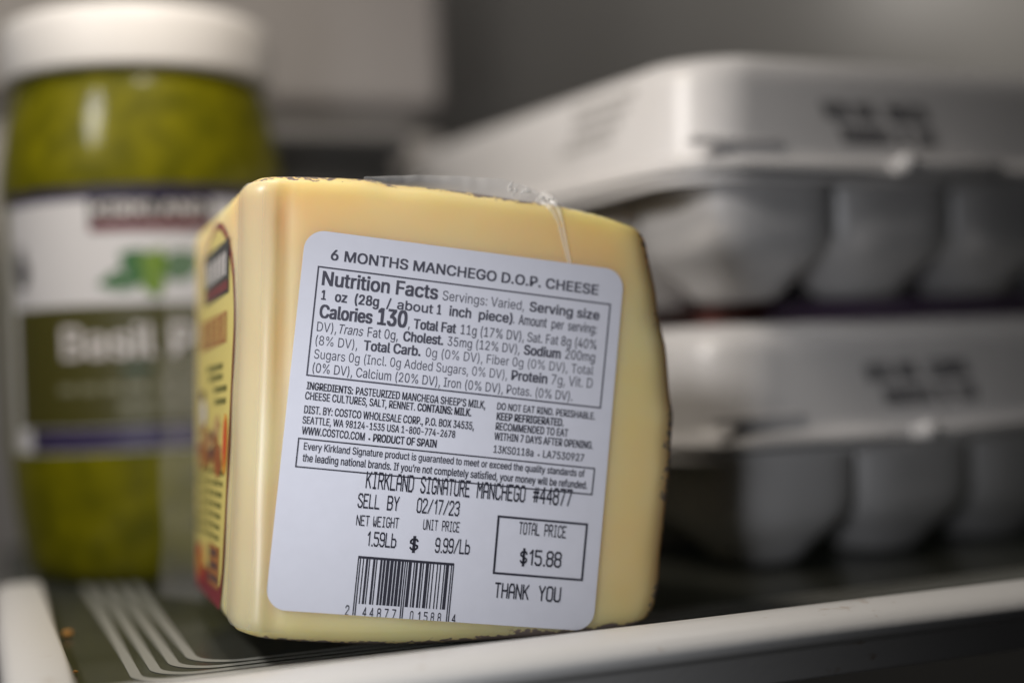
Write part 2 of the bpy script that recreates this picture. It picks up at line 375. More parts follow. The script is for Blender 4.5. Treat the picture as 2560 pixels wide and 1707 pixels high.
# front rail: profile (y, z) swept along x; undercut face below the lip
prof = [(0.2884, -0.006), (0.2884, 0.0044), (0.2880, 0.0055), (0.2870, 0.0060), (0.2830, 0.0060), (0.2795, 0.0056), (0.2765, 0.0047), (0.2747, 0.0034), (0.2739, 0.0021), (0.2739, 0.0009),
        (0.2746, -0.0003), (0.2775, -0.0014), (0.2800, -0.0030), (0.2850, -0.0100), (0.2858, -0.0108), (0.2870, -0.0110), (0.2884, -0.0108)]
rings = []
for i in range(121):
    x = -0.004 + 0.804 * i / 120
    rings.append([(x, y + 0.00025 * noise.noise(Vector((x * 18, y * 60, 3))), z + 0.00022 * noise.noise(Vector((x * 15, y * 80, 9)))) for y, z in prof])
V, Fs = loft(rings)
RAIL = mat('rail_plastic', (0.74, 0.725, 0.70), 0.36, 0, 90, 0.06, 400)
# grime specks on the rim
nt = RAIL.node_tree; b = nt.nodes['Principled BSDF']; tc = nt.nodes['Texture Coordinate']
n = nt.nodes.new('ShaderNodeTexNoise'); n.inputs['Scale'].default_value = 260; n.inputs['Detail'].default_value = 6
n2 = nt.nodes.new('ShaderNodeTexNoise'); n2.inputs['Scale'].default_value = 22
ad = nt.nodes.new('ShaderNodeMath'); ad.operation = 'MULTIPLY'
r = nt.nodes.new('ShaderNodeValToRGB'); r.color_ramp.elements[0].position = .375; r.color_ramp.elements[1].position = .50
r.color_ramp.elements[0].color = (0.68, 0.67, 0.65, 1); r.color_ramp.elements[1].color = (0.42, 0.33, 0.25, 1)
nt.links.new(tc.outputs['Object'], n.inputs['Vector']); nt.links.new(tc.outputs['Object'], n2.inputs['Vector'])
nt.links.new(n.outputs['Fac'], ad.inputs[0]); nt.links.new(n2.outputs['Fac'], ad.inputs[1]); nt.links.new(ad.outputs[0], r.inputs[0]); nt.links.new(r.outputs[0], b.inputs['Base Color'])
mesh('front_rail', V, Fs, RAIL, shelf, sharp=60)
# side rail: profile (x, z) swept along y, rounded off at its far end
prof = [(0.0172, -0.006), (0.0172, 0.0042), (0.0168, 0.0054), (0.0158, 0.0060), (0.0095, 0.0061), (0.0060, 0.0057), (0.0042, 0.0045), (0.0034, 0.0022), (0.0034, -0.008), (0.0060, -0.010), (0.0110, -0.010)]
rings = []
for i in range(61):
    y = 0.2895 + 0.170 * i / 60
    k = min(1, max(0, (0.4595 - y) / 0.010)); s = math.sqrt(max(0.02, 1 - (1 - k) ** 2))
    rings.append([(0.0103 + (x - 0.0103) * s + 0.0002 * noise.noise(Vector((y * 20, 1, 2))), y, z * s if z > 0 else z) for x, z in prof])
V, Fs = loft(rings)
mesh('side_rail', V, Fs, RAIL, shelf, sharp=60)
# four nested frosted lines following the rim
def stripe(cx, cy, rad, wd, zz):
    pts = [(cx, 0.58 - (0.58 - (cy + rad)) * i / 60) for i in range(61)]
    pts += [(cx + rad - rad * math.cos(a), cy + rad - rad * math.sin(a)) for a in [math.pi / 2 * i / 24 for i in range(1, 25)]]
    pts += [(cx + rad + (0.70 - cx - rad) * i / 40, cy) for i in range(1, 41)]
    V = []; Fs = []
    for i, p in enumerate(pts):
        a = Vector(pts[max(0, i - 1)]); c = Vector(pts[min(len(pts) - 1, i + 1)]); d = (c - a).normalized(); nn = Vector((-d.y, d.x)) * wd / 2
        V += [(p[0] + nn.x, p[1] + nn.y, zz), (p[0] - nn.x, p[1] - nn.y, zz)]
        if i: k = 2 * i; Fs.append((k - 2, k - 1, k + 1, k))
    return V, Fs
for k in range(4):
    V, Fs = stripe(0.0312 + k * 0.0047, 0.3165 + k * 0.0040, 0.0085 + k * 0.001, 0.0024, 0.00015)
    mesh('frosted_line', V, Fs, FROST, shelf)

# crumbs on the glass
CR = mat('crumb', (0.62, 0.30, 0.06), 0.7, 0.4, 900)
def crumb(x, y, s, lab, sd):
    bm = bmesh.new(); bmesh.ops.create_icosphere(bm, subdivisions=2, radius=s)
    for v in bm.verts:
        v.co *= 1 + 0.45 * noise.noise(v.co * (1.2 / s) + Vector((sd, 0, 0))); v.co.z = v.co.z * 0.6 + s * 0.5
    o = bm_obj('crumb', bm, CR); o.location = (x, y, 0.0004); tag(o, lab, 'crumb', 'crumbs along the side rail')
crumb(0.0202, 0.383, 0.0014, 'larger orange crumb on the glass halfway along the left rail', 1)
crumb(0.0213, 0.3085, 0.0010, 'tiny orange crumb on the glass in the near left corner', 5)
crumb(0.0190, 0.334, 0.0006, 'pale speck of crumb against the left rail between two larger crumbs', 9)

# ------------------------------------------------------------------ cheese wedge
LO = Vector((0.05821368, 0.31371275, 0.01360838)); LU = Vector((0.98157246, -0.11640517, -0.15154318)); LV = Vector((0.15525401, 0.02347752, 0.98757433)); LN = Vector((-0.1114009, -0.99290346, 0.04111726))
def on_a(x, z):      # the cut face that carries the price label
    return Vector((x, LO.y - (LN.x * (x - LO.x) + LN.z * (z - LO.z)) / LN.y, z))
ZT = [(0.048, .1090), (0.0602, .1099), (0.0718, .1097), (0.0865, .1090), (0.0914, .1079), (0.1015, .1069), (0.1117, .1057), (0.1241, .1036), (0.1325, .1024), (0.1431, .1000), (0.1517, .0972), (0.165, .093)]
ZB = [(0.048, .0090), (0.0516, .0076), (0.0571, .0064), (0.0665, .0049), (0.0761, .0037), (0.0858, .0028), (0.0957, .0022), (0.1057, .0019), (0.1263, .0014), (0.145, .0018), (0.16, .004)]
def tipx(t): return lerp(0.0513, 0.0596, t) + 0.0006 * math.sin(t * 3.1)
def face_b(s, t):    # the other cut face, running straight back from the wedge's tip
    a = on_a(tipx(t), lerp(.007, .109, t)); q = Vector((lerp(.0560, .0596, t), .4060, lerp(.0045, .105, t)))
    return a.lerp(q, s)
def section(t):
    T = face_b(0, t); Q = face_b(1, t)
    rx = interp(t, [(0, .1478), (.08, .1510), (.3, .1548), (.52, .1575), (.7, .1567), (.85, .1550), (1, .1530)])
    R = on_a(rx, lerp(.004, .097, t))
    P2 = lambda v: Vector((v.x, v.y))
    T, R, Q = P2(T), P2(R), P2(Q)
    cen = T; bul = []
    a0 = math.atan2(R.y - T.y, R.x - T.x); a1 = math.atan2(Q.y - T.y, Q.x - T.x); r0 = (R - T).length; r1 = (Q - T).length
    for i in range(1, 24):
        k = i / 24; rr = lerp(r0, r1, k) + 0.004 * math.sin(math.pi * k); a = lerp(a0, a1, k)
        bul.append(T + Vector((math.cos(a), math.sin(a))) * rr)
    def fil(p, a, b, rad, n=12):
        pa = p + (a - p).normalized() * rad; pb = p + (b - p).normalized() * rad
        return [pa * (1 - u) ** 2 + p * 2 * u * (1 - u) + pb * u ** 2 for u in [i / n for i in range(n + 1)]]
    pts, kind = [], []
    ft = fil(T, Q, R, 0.0075); pts += ft; kind += [0] * len(ft)
    fr = fil(R, T, bul[0], 0.0065)
    for i in range(1, 40): pts.append(ft[-1].lerp(fr[0], i / 40)); kind.append(0)
    pts += fr; kind += [i / (len(fr) - 1) for i in range(len(fr))]
    fq = fil(Q, bul[-1], T, 0.006)
    arc = [p for p in bul[2:-2]]; pts += arc; kind += [1] * len(arc)
    pts += fq; kind += [1 - i / (len(fq) - 1) for i in range(len(fq))]
    for i in range(1, 30): pts.append(fq[-1].lerp(ft[0], i / 30)); kind.append(0)
    # shallow groove in the film just beside the tip
    for i in range(len(pts)):
        dd = (pts[i] - ft[-1]).length
        if kind[i] == 0 and i < 60 and dd < 0.006:
            k = math.exp(-((pts[i].x - (ft[-1].x + 0.0004 + 0.0007 * noise.noise(Vector((t * 4, 2, 0))))) / 0.0013) ** 2)
            pts[i] = pts[i] + Vector((0.2, 0.98)) * (0.0006 + 0.0007 * t) * k * (1 if t < .9 else (1 - t) * 10)
    return pts, kind
rings, rind, arcw = [], [], []
NL = 90; RD = 0.0042
for i in range(NL + 1):
    t = i / NL; t = t * t * (3 - 2 * t) if False else t
    pts, kind = section(t); cx = sum(p.x for p in pts) / len(pts); cy = sum(p.y for p in pts) / len(pts)
    ring = []
    for p, k in zip(pts, kind):
        zt = interp(p.x, ZT) - 0.0045 * max(0, (p.y - 0.33)) / .07 ; zb = interp(p.x, ZB) + (0.0 if p.y < .33 else 0)
        zz = lerp(zb, zt, t); de = min(zz - zb, zt - zz); inset = 0
        if de < RD: u = 1 - de / RD; inset = RD * 0.9 * (1 - math.sqrt(max(0, 1 - u * u)))
        d = Vector((cx - p.x, cy - p.y)); L = d.length; d /= L
        q = Vector((p.x, p.y)) + d * inset
        wob = 0.00035 * noise.noise(Vector((p.x * 70, p.y * 70, zz * 60)))
        if k > 0: wob += 0.00045 * noise.noise(Vector((p.x * 40, p.y * 40, zz * 120)))
        q += d * wob * (0 if (k == 0 and de > 0.006 and p.y < .318 and p.x > tipx(t) + .008) else 1)
        ring.append((q.x, q.y, zz)); rind.append(max((0.84 if de < .010 else 0.60) * min(1, k * 2.0), (1.0 if zz > .05 else 1.25) * max(0, 1 - de / (0.0026 + 0.0022 * max(0, noise.noise(Vector((p.x * 110, p.y * 110, 1.7 if zz > .05 else 6.1)))))))); arcw.append(k ** 1.6)
    rings.append(ring)
# caps as shrinking rings
def cap(ring, up):
    cx = sum(p[0] for p in ring) / len(ring); cy = sum(p[1] for p in ring) / len(ring); res = []
    for k in (0.85, 0.6, 0.3, 0.05):
        res.append([(cx + (x - cx) * k, cy + (y - cy) * k, z + (1 - k) * (0.0008 if up else -0.0008)) for x, y, z in ring])
    return res
bot = [[(x, y, max(0.0003, z)) for x, y, z in rg] for rg in cap(rings[0], False)][::-1]; top = cap(rings[-1], True)
nr = len(rings[0])
V, Fs = loft(bot + rings + top)
rind = [.9] * (nr * 4) + rind + [.62] * (nr * 4); arcw = [0.4] * (nr * 4) + arcw + [0.15] * (nr * 4)
CHEESE = mat('cheese', (0.78, 0.55, 0.235), 0.50, coat=0.16, sss=0.85, sss_r=(1.0, 0.74, 0.26), sss_s=0.020, bump=0.10, bump_scale=90)
CHEESE.node_tree.nodes['Principled BSDF'].inputs['Coat Roughness'].default_value = 0.30
nt = CHEESE.node_tree; b = nt.nodes['Principled BSDF']; tc = nt.nodes['Texture Coordinate']
at = nt.nodes.new('ShaderNodeAttribute'); at.attribute_name = 'rind'
n = nt.nodes.new('ShaderNodeTexNoise'); n.inputs['Scale'].default_value = 520; n.inputs['Detail'].default_value = 3
n2 = nt.nodes.new('ShaderNodeTexNoise'); n2.inputs['Scale'].default_value = 60; n2.inputs['Detail'].default_value = 2
mp = nt.nodes.new('ShaderNodeMapping'); mp.inputs['Scale'].default_value = (1, 1, 1.6)
nt.links.new(tc.outputs['Object'], mp.inputs['Vector']); nt.links.new(mp.outputs[0], n.inputs['Vector']); nt.links.new(tc.outputs['Object'], n2.inputs['Vector'])
a1 = nt.nodes.new('ShaderNodeMath'); a1.operation = 'ADD'; nt.links.new(n.outputs['Fac'], a1.inputs[0]); nt.links.new(n2.outputs['Fac'], a1.inputs[1])
a2 = nt.nodes.new('ShaderNodeMath'); a2.operation = 'MULTIPLY_ADD'; a2.inputs[1].default_value = 0.58; nt.links.new(at.outputs['Fac'], a2.inputs[0]); nt.links.new(a1.outputs[0], a2.inputs[2])
r = nt.nodes.new('ShaderNodeValToRGB'); r.color_ramp.elements[0].position = .30; r.color_ramp.elements[1].position = .72
mr = nt.nodes.new('ShaderNodeMapRange'); mr.inputs['From Min'].default_value = 1.44; mr.inputs['From Max'].default_value = 1.53
nt.links.new(a2.outputs[0], mr.inputs['Value'])
n3 = nt.nodes.new('ShaderNodeTexNoise'); n3.inputs['Scale'].default_value = 26; n3.inputs['Detail'].default_value = 3
nt.links.new(tc.outputs['Object'], n3.inputs['Vector'])
r.color_ramp.elements[0].color = (0.90, 0.69, 0.265, 1); r.color_ramp.elements[1].color = (0.90, 0.555, 0.135, 1); nt.links.new(n3.outputs['Fac'], r.inputs[0])
mc = nt.nodes.new('ShaderNodeMix'); mc.data_type = 'RGBA'; mc.inputs['B'].default_value = (0.085, 0.034, 0.015, 1)
nt.links.new(mr.outputs[0], mc.inputs['Factor']); at2 = nt.nodes.new('ShaderNodeAttribute'); at2.attribute_name = 'crust'
mk = nt.nodes.new('ShaderNodeMix'); mk.data_type = 'RGBA'; mk.inputs['B'].default_value = (0.24, 0.16, 0.055, 1)
nt.links.new(at2.outputs['Fac'], mk.inputs['Factor']); nt.links.new(r.outputs[0], mk.inputs['A']); nt.links.new(mk.outputs['Result'], mc.inputs['A']); nt.links.new(mc.outputs['Result'], b.inputs['Base Color'])
iv = nt.nodes.new('ShaderNodeMath'); iv.operation = 'MULTIPLY_ADD'; iv.inputs[1].default_value = -0.85; iv.inputs[2].default_value = 0.85
nt.links.new(mr.outputs[0], iv.inputs[0]); nt.links.new(iv.outputs[0], b.inputs['Subsurface Weight'])
# the shrink film over the cheese is slightly milky
df = nt.nodes.new('ShaderNodeBsdfDiffuse'); df.inputs[0].default_value = (0.74, 0.73, 0.72, 1)
mf = nt.nodes.new('ShaderNodeMixShader'); n5 = nt.nodes.new('ShaderNodeTexNoise'); n5.inputs['Scale'].default_value = 30; n5.inputs['Detail'].default_value = 4
m5 = nt.nodes.new('ShaderNodeMapRange'); m5.inputs['To Min'].default_value = 0.04; m5.inputs['To Max'].default_value = 0.28
nt.links.new(tc.outputs['Object'], n5.inputs['Vector']); nt.links.new(n5.outputs['Fac'], m5.inputs['Value']); nt.links.new(m5.outputs[0], mf.inputs[0])
nt.links.new(b.outputs[0], mf.inputs[1]); nt.links.new(df.outputs[0], mf.inputs[2]); nt.links.new(mf.outputs[0], nt.nodes['Material Output'].inputs[0])
wedge = thing('cheese_wedge', 'shrink-wrapped yellow cheese wedge with a white price label standing on the glass shelf', 'cheese', (0.10, 0.35, 0.0003))
body = mesh('cheese_body', V, Fs, CHEESE, wedge)
at_ = body.data.attributes.new('rind', 'FLOAT', 'POINT'); at_.data.foreach_set('value', rind)
at_ = body.data.attributes.new('crust', 'FLOAT', 'POINT'); at_.data.foreach_set('value', arcw)

# price label on the front cut face (label space in millimetres: u right, v up)
def L3(u, v, lift): return LO + LU * (u / 1000) + LV * (v / 1000) + LN * lift
LW, LH, LR = 75.9, 85.0, 4.6
ol = []
for cx, cy, a0 in ((LW - LR, LR, -90), (LW - LR, LH - LR, 0), (LR, LH - LR, 90), (LR, LR, 180)):
    ol += [(cx + LR * math.cos(math.radians(a0 + 7.5 * i)), cy + LR * math.sin(math.radians(a0 + 7.5 * i))) for i in range(13)]
V, Fs = loft([[L3(u, v, 0.00002) for u, v in ol], [L3(u, v, 0.00022) for u, v in ol]])
plabel = mesh('price_label', V, Fs, PAPER, wedge, smooth=False)
STY = {'h': 0.215, 'b': 0.205, 'r': 0.105, 'i': 0.105, 'm': 0.165, 'c': 0.135}
def flush(name, parts, m, parent, lift=0.00026, clip=0.02):
    bm = bmesh.new()
    for V, Fs in parts:
        vs = [bm.verts.new((p[0], p[1], p[2] if len(p) > 2 else 0)) for p in V]
        for f in Fs:
            try: bm.faces.new([vs[i] for i in f])
            except ValueError: pass
    if clip is not None:
        bmesh.ops.bisect_plane(bm, geom=bm.verts[:] + bm.edges[:] + bm.faces[:], plane_co=(0, clip, 0), plane_no=(0, -1, 0), clear_outer=True)
    bm.verts.index_update()
    V = [L3(v.co.x, v.co.y, lift + v.co.z) for v in bm.verts]; Fs = [[v.index for v in f.verts] for f in bm.faces]; bm.free()
    return mesh(name, V, Fs, m, parent, smooth=False)
grey, black, thermal = [], [], []
for text, st, u0, v0, u1, v1, cap in TEXT:
    if st == 'T':
        V, Fs = stroke_poly(text); V = fit(V, u0, u1, 0, cap, 7.0); dst = thermal
    else:
        V, Fs = type_run(text, u0, u1, cap, STY[st], 0.22 if st == 'i' else 0); dst = black if st in 'mc' else grey
    sl = (v1 - v0) / (u1 - u0)
    dst.append(([(p[0], v0 + p[1] + (p[0] - u0) * sl) + tuple(p[2:]) for p in V], Fs))
def frame(p, wd):    # four bars along a quadrilateral, butted
    q = []; n_ = len(p)
    for i in range(4):
        a = Vector(p[i]); c = Vector(p[(i + 1) % 4]); d = (c - a).normalized(); nn = Vector((-d.y, d.x)) * wd / 2; e = d * wd / 2
        a2 = a + e if i % 2 else a - e; c2 = c - e if i % 2 else c + e
        q.append(([tuple(a2 - nn), tuple(c2 - nn), tuple(c2 + nn), tuple(a2 + nn)], [(0, 1, 2, 3)]))
    return q
grey += frame([(3.7, 76.8), (73.1, 76.5), (72.9, 51.9), (3.7, 52.2)], 0.36)
black += frame([(3.4, 38.0), (72.8, 37.6), (72.7, 31.5), (3.4, 31.7)], 0.32)
thermal += frame([(50.8, 24.6), (72.15, 24.5), (72.1, 11.6), (50.9, 11.7)], 0.50)
flush('printed_facts', grey, INK_GREY, plabel)
flush('printed_ingredients', black, INK, plabel, 0.00027)
flush('printed_price', thermal, INK, plabel, 0.00029)
# UPC-A bars for 2 44877 01588 4
LC = ['0001101', '0011001', '0010011', '0111101', '0100011', '0110001', '0101111', '0111011', '0110111', '0001011']
digs = '244877015884'
bits = '101' + ''.join(LC[int(d)] for d in digs[:6]) + '01010' + ''.join(''.join('1' if c == '0' else '0' for c in LC[int(d)]) for d in digs[6:]) + '101'
mod = 22.1 / len(bits); bars = []; i = 0
while i < len(bits):
    if bits[i] == '1':
        j = i
        while j < len(bits) and bits[j] == '1': j += 1
        guard = i < 3 or i > 91 or 45 <= i < 50
        x0 = 19.4 + i * mod - 0.02; x1 = 19.4 + j * mod + 0.02; y0 = -0.5 if guard else 2.62
        bars.append(([(x0, y0), (x1, y0), (x1, 12.62), (x0, 12.62)], [(0, 1, 2, 3)])); i = j
    else: i += 1
bars.append(([(19.4, 12.62), (41.5, 12.62), (41.5, 13.2), (19.4, 13.2)], [(0, 1, 2, 3)]))
flush('barcode', bars, INK, plabel, 0.00027)

# printed label on the other cut face, in patch coordinates (s back, t up)
YEL = mat('yellow_print', (0.76, 0.63, 0.19), 0.4, 0.08, 120); WINE = mat('wine_print', (0.22, 0.012, 0.03), 0.4)
TAN = mat('tan_print', (0.45, 0.17, 0.05), 0.4, 0.35, 500); OLIVE = mat('olive_print', (0.16, 0.15, 0.035), 0.4)
RUST = mat('rust_print', (0.40, 0.11, 0.035), 0.4, 0.3, 400); WHEAT = mat('wheat_print', (0.62, 0.40, 0.16), 0.4, 0.2, 400)
RED = mat('red_print', (0.62, 0.04, 0.02), 0.4); ORANGE = mat('orange_print', (0.75, 0.30, 0.03), 0.4)
BLK = mat('black_print', (0.015, 0.017, 0.018), 0.4); WHT = mat('white_print', (0.66, 0.62, 0.60), 0.4); PLUM = mat('plum_print', (0.10, 0.05, 0.05), 0.5)
MAROON = mat('maroon_print', (0.16, 0.008, 0.015), 0.4); GREEN = mat('leaf_green', (0.035, 0.13, 0.03), 0.45); LIME = mat('leaf_lime', (0.16, 0.26, 0.03), 0.45)
def B3(s, t, lift):
    p = face_b(s, t); e1 = face_b(s + .01, t) - face_b(s - .01, t); e2 = face_b(s, t + .01) - face_b(s, t - .01)
    n_ = e1.cross(e2).normalized()
    if n_.x > 0: n_ = -n_
    return p + n_ * lift
def b_outline(g):    # g shrinks towards the middle
    pts = [(.30, .035), (.262, .10), (.235, .24), (.215, .44), (.17, .70), (.175, .75), (.20, .81), (.25, .87), (.33, .925), (.42, .958), (.50, .968), (.60, .955), (.71, .915), (.80, .85), (.86, .77), (.875, .70), (.885, .44), (.89, .24), (.89, .035)]
    return [(.55 + (s - .55) * (1 - g * 1.25), .5 + (t - .5) * (1 - g)) for s, t in pts]
def strip_fill(name, outl, lift, m, parent, nrow=36):
    # horizontal rows between the near and far edge of the outline so that the sheet follows the face
    def xs(t):
        r_ = []
        for (a, b_), (c, d) in zip(outl, outl[1:] + outl[:1]):
            if (b_ - t) * (d - t) < 0: r_.append(a + (c - a) * (t - b_) / (d - b_))
        return (min(r_), max(r_)) if len(r_) > 1 else None
    lo = min(p[1] for p in outl) + 1e-4; hi = max(p[1] for p in outl) - 1e-4; V = []; Fs = []; NX = 12
    for i in range(nrow + 1):
        u = i / nrow; tt = lerp(lo, hi, 1 - (1 - u) ** 1.6); e = xs(tt)
        for j in range(NX + 1): V.append(B3(lerp(e[0], e[1], j / NX), tt, lift))
    for i in range(nrow):
        for j in range(NX):
            k = i * (NX + 1) + j; Fs.append((k, k + 1, k + NX + 2, k + NX + 1))
    return mesh(name, V, Fs, m, parent)
flabel = strip_fill('brand_label', b_outline(0), 0.00035, WINE, wedge)
strip_fill('label_field', [(s, max(t, .085 + .05 * (s - .3))) for s, t in b_outline(0.035)], 0.00042, YEL, flabel)
def bquad(name, q, m, lift=0.00050):
    V = [B3(s, t, lift) for s, t in q]; return mesh(name, V, [tuple(range(len(q)))], m, flabel, smooth=False)
bquad('logo_frame', [(.27, .775), (.72, .775), (.72, .905), (.27, .905)], BLK)
bquad('logo_letters', [(.30, .822), (.69, .822), (.69, .878), (.30, .878)], WHT, .00056)
for k in range(6): bquad('logo_gap', [(.30 + k * .065, .82), (.322 + k * .065, .82), (.322 + k * .065, .88), (.30 + k * .065, .88)], BLK, .00062)
bquad('logo_band', [(.29, .785), (.70, .785), (.70, .808), (.29, .808)], MAROON, .00056)
bquad('title_block', [(.30, .66), (.80, .66), (.80, .735), (.30, .735)], TAN)
for k in range(5): bquad('title_gap', [(.33 + k * .10, .668), (.35 + k * .10, .668), (.35 + k * .10, .728), (.33 + k * .10, .728)], YEL, .00056)
for k, (a, c, t0) in enumerate([(.36, .66, .60), (.36, .62, .575), (.28, .52, .545), (.29, .50, .515)]):
    bquad('caption', [(a, t0), (c, t0), (c, t0 + .014), (a, t0 + .014)], OLIVE)
random.seed(21)
for k in range(16):      # loose painterly picture of a figure among sheep
    cs, ct = random.uniform(.40, .80), random.uniform(.37, .47); rs, rt = random.uniform(.03, .09), random.uniform(.012, .035); ph = random.uniform(0, 6)
    bquad('figure_picture', [(cs + rs * math.cos(a) * (1 + .25 * math.sin(3 * a + ph)), ct + rt * math.sin(a) * (1 + .25 * math.cos(2 * a + ph))) for a in [math.tau * q / 18 for q in range(18)]], [TAN, RUST, WHEAT, TAN, PLUM, RUST, WHEAT][k % 7], .0005 + k * .00001)
bquad('figure_picture', [(.72 + .06 * math.cos(a), .50 + .035 * math.sin(a)) for a in [math.tau * i / 16 for i in range(16)]], WHT, .00068)
bquad('figure_picture', [(.75 + .05 * math.cos(a), .545 + .014 * math.sin(a)) for a in [math.tau * i / 16 for i in range(16)]], PLUM, .00069)
bquad('burst', [(.285 + .045 * math.cos(a), .42 + .072 * math.sin(a)) for a in [math.tau * i / 20 for i in range(20)]], ORANGE, .00056)
bquad('burst', [(.285 + .026 * math.cos(a), .425 + .055 * math.sin(a)) for a in [math.tau * i / 20 for i in range(20)]], RED, .00062)
random.seed(3)
for k in range(7):
    t0 = .345 - k * .026; s = .30 + .01 * k
    while s < .84:
        wd = random.uniform(.05, .12); bquad('text_line', [(s, t0), (s + wd, t0), (s + wd, t0 + .012), (s, t0 + .012)], OLIVE); s += wd + .018
bquad('seal', [(.79 + .08 * math.cos(a) * (1 + .15 * (i % 2)), .105 + .05 * math.sin(a) * (1 + .15 * (i % 2))) for i, a in enumerate([math.tau * i / 24 for i in range(24)])], RED)
bquad('seal', [(.79 + .05 * math.cos(a), .105 + .03 * math.sin(a)) for a in [math.tau * i / 20 for i in range(20)]], ORANGE, .00056)
bquad('serving_picture', [(.33, .075), (.58, .075), (.58, .175), (.33, .175)], TAN)
for k in range(3): bquad('serving_picture', [(.34 + .02 * k, .09 + .03 * k), (.55, .085 + .03 * k), (.57, .10 + .03 * k), (.36 + .02 * k, .105 + .03 * k)], PLUM, .00056)

# milky film standing a little off the cheese along the wedge's tip
V = []; Fs = []; fade = []; sel = list(range(-5, 15)); rr = [r_ for r_ in rings if True][2:-1]
for r_ in rr:
    n_ = len(r_); cxx = sum(p[0] for p in r_) / n_; cyy = sum(p[1] for p in r_) / n_
    for q in sel:
        p = Vector(r_[q]); a_ = Vector(r_[q - 1]); c_ = Vector(r_[(q + 1) % n_]); t_ = (c_ - a_); nn_ = Vector((t_.y, -t_.x, 0)).normalized()
        if nn_.dot(Vector((p.x - cxx, p.y - cyy, 0))) < 0: nn_ = -nn_
        e_ = min(1, (q + 5) / 4, (14 - q) / 3); fade.append(max(0.0, min(1, (q + 5) / 4, (14 - q) / 6)))
        V.append(p + nn_ * (0.00005 + e_ * (0.00055 + 0.00025 * noise.noise(Vector((q * .3, p.z * 40, 5))))))
ns = len(sel)
for i in range(len(rr) - 1):
    for j in range(ns - 1): k = i * ns + j; Fs.append((k, k + 1, k + ns + 1, k + ns))
EDGE = film('edge_film', 0.6, (0.52, 0.50, 0.42), .34)
nt = EDGE.node_tree; at3 = nt.nodes.new('ShaderNodeAttribute'); at3.attribute_name = 'haze'
m6 = nt.nodes.new('ShaderNodeMapRange'); m6.inputs['To Min'].default_value = 1.0; m6.inputs['To Max'].default_value = 0.60
nt.links.new(at3.outputs['Fac'], m6.inputs['Value']); nt.links.new(m6.outputs[0], nt.nodes['Mix Shader'].inputs[0])
fe = mesh('film_edge', V, Fs, EDGE, wedge)
a_ = fe.data.attributes.new('haze', 'FLOAT', 'POINT'); a_.data.foreach_set('value', fade)

# film: fin above the top edge, crease down the face, seal fin at the back corner, little tucks below
def ribbon(name, a, c, m, parent, th=0.00008):
    V = []; Fs = []
    for p, q in zip(a, c): V += [Vector(p), Vector(q)]
    for i in range(len(a) - 1): k = 2 * i; Fs.append((k, k + 1, k + 3, k + 2))
    return mesh(name, V, Fs, m, parent)
up = [(12, 98.9), (15.2, 99.6), (22, 100.8), (28.2, 101.7), (37, 102.6), (44.8, 103.1), (49, 102.6), (53.5, 101.3), (57, 100.1), (59.6, 99.2)]
def topv(u):
    p = L3(u, 98, 0); z = interp(p.x, ZT); return 98 + (z - p.z) / LV.z * 1000
random.seed(11)
us = [12 + 47.6 * i / 60 for i in range(61)]
A = []; Bq = []; Cq = []
for i, u in enumerate(us):
    vt = interp(u, up); vb = topv(u) - 0.6; j = 0.10 * noise.noise(Vector((u * .9, 0, 0)))
    A.append(L3(u, vb, -0.0030 + 0.0002 * j)); Bq.append(L3(u, (vb + vt) / 2 + j, -0.0012 + .0006 * noise.noise(Vector((u * .5, 4, 0))))); Cq.append(L3(u, vt + j, -0.0020 + .0008 * noise.noise(Vector((u * .35, 8, 0)))))
V = []; Fs = []
for p, q, r_ in zip(A, Bq, Cq): V += [p, q, r_]
for i in range(60):
    k = 3 * i; Fs += [(k, k + 1, k + 4, k + 3), (k + 1, k + 2, k + 5, k + 4)]
mesh('film_fin', V, Fs, film('fin_clear', 0.74, (0.72, 0.71, 0.70), .18), wedge)
# little welded beads where the fin is pinched
bm = bmesh.new()
for i in range(26):
    u = random.uniform(45.5, 57); v = topv(u) + random.uniform(0.1, 0.9) * (interp(u, up) - topv(u)); r_ = random.uniform(.00015, .00042)
    mt = Matrix.Translation(L3(u, v, -0.0009) - wpos(wedge)) @ Matrix.Rotation(random.uniform(-.6, .2), 4, 'Y') @ Matrix.Diagonal((1.6, .7, 1, 1))
    bmesh.ops.create_icosphere(bm, subdivisions=2, radius=r_, matrix=mt)
bm_obj('film_bead', bm, FILM_MILKY, wedge)
# creases: raised double folds of film
def crease(cr, amp=1.0):
    V = []; Fs = []; NC = 9
    for i in range(41):
        k = i / 40 * (len(cr) - 1); a = min(int(k), len(cr) - 2); f = k - a
        u, v, wd = (lerp(cr[a][q], cr[a + 1][q], f) for q in range(3))
        du, dv = cr[a + 1][0] - cr[a][0], cr[a + 1][1] - cr[a][1]; ln = math.hypot(du, dv); nu, nv = -dv / ln, du / ln
        if nu < 0: nu, nv = -nu, -nv
        for j in range(NC):
            x = (j / (NC - 1) - .5) * 2
            hgt = 0.00010 + 0.00055 * amp * wd / 1.9 * (math.exp(-((x - .55) / .22) ** 2) + .55 * math.exp(-((x + .45) / .3) ** 2))
            back = -0.0012 * max(0, (v - 98.2))
            V.append(L3(u + x * nu * wd / 1.15, v + x * nv * wd / 1.15 + .1 * noise.noise(Vector((i * .3, j, amp))), hgt + back))
    for i in range(40):
        for j in range(NC - 1):
            k = i * NC + j; Fs.append((k, k + 1, k + NC + 1, k + NC))
    mesh('film_crease', V, Fs, CREASE, wedge)
CREASE = film('crease_film', 0.62, (0.88, 0.86, 0.82), .2)
crease([(54.0, 100.6, 1.9), (56.0, 99.2, 1.9), (58.0, 97.0, 1.6), (59.2, 94.3, 1.2), (60.3, 91.0, 0.95), (61.3, 88.0, .75), (62.3, 85.1, .6)])

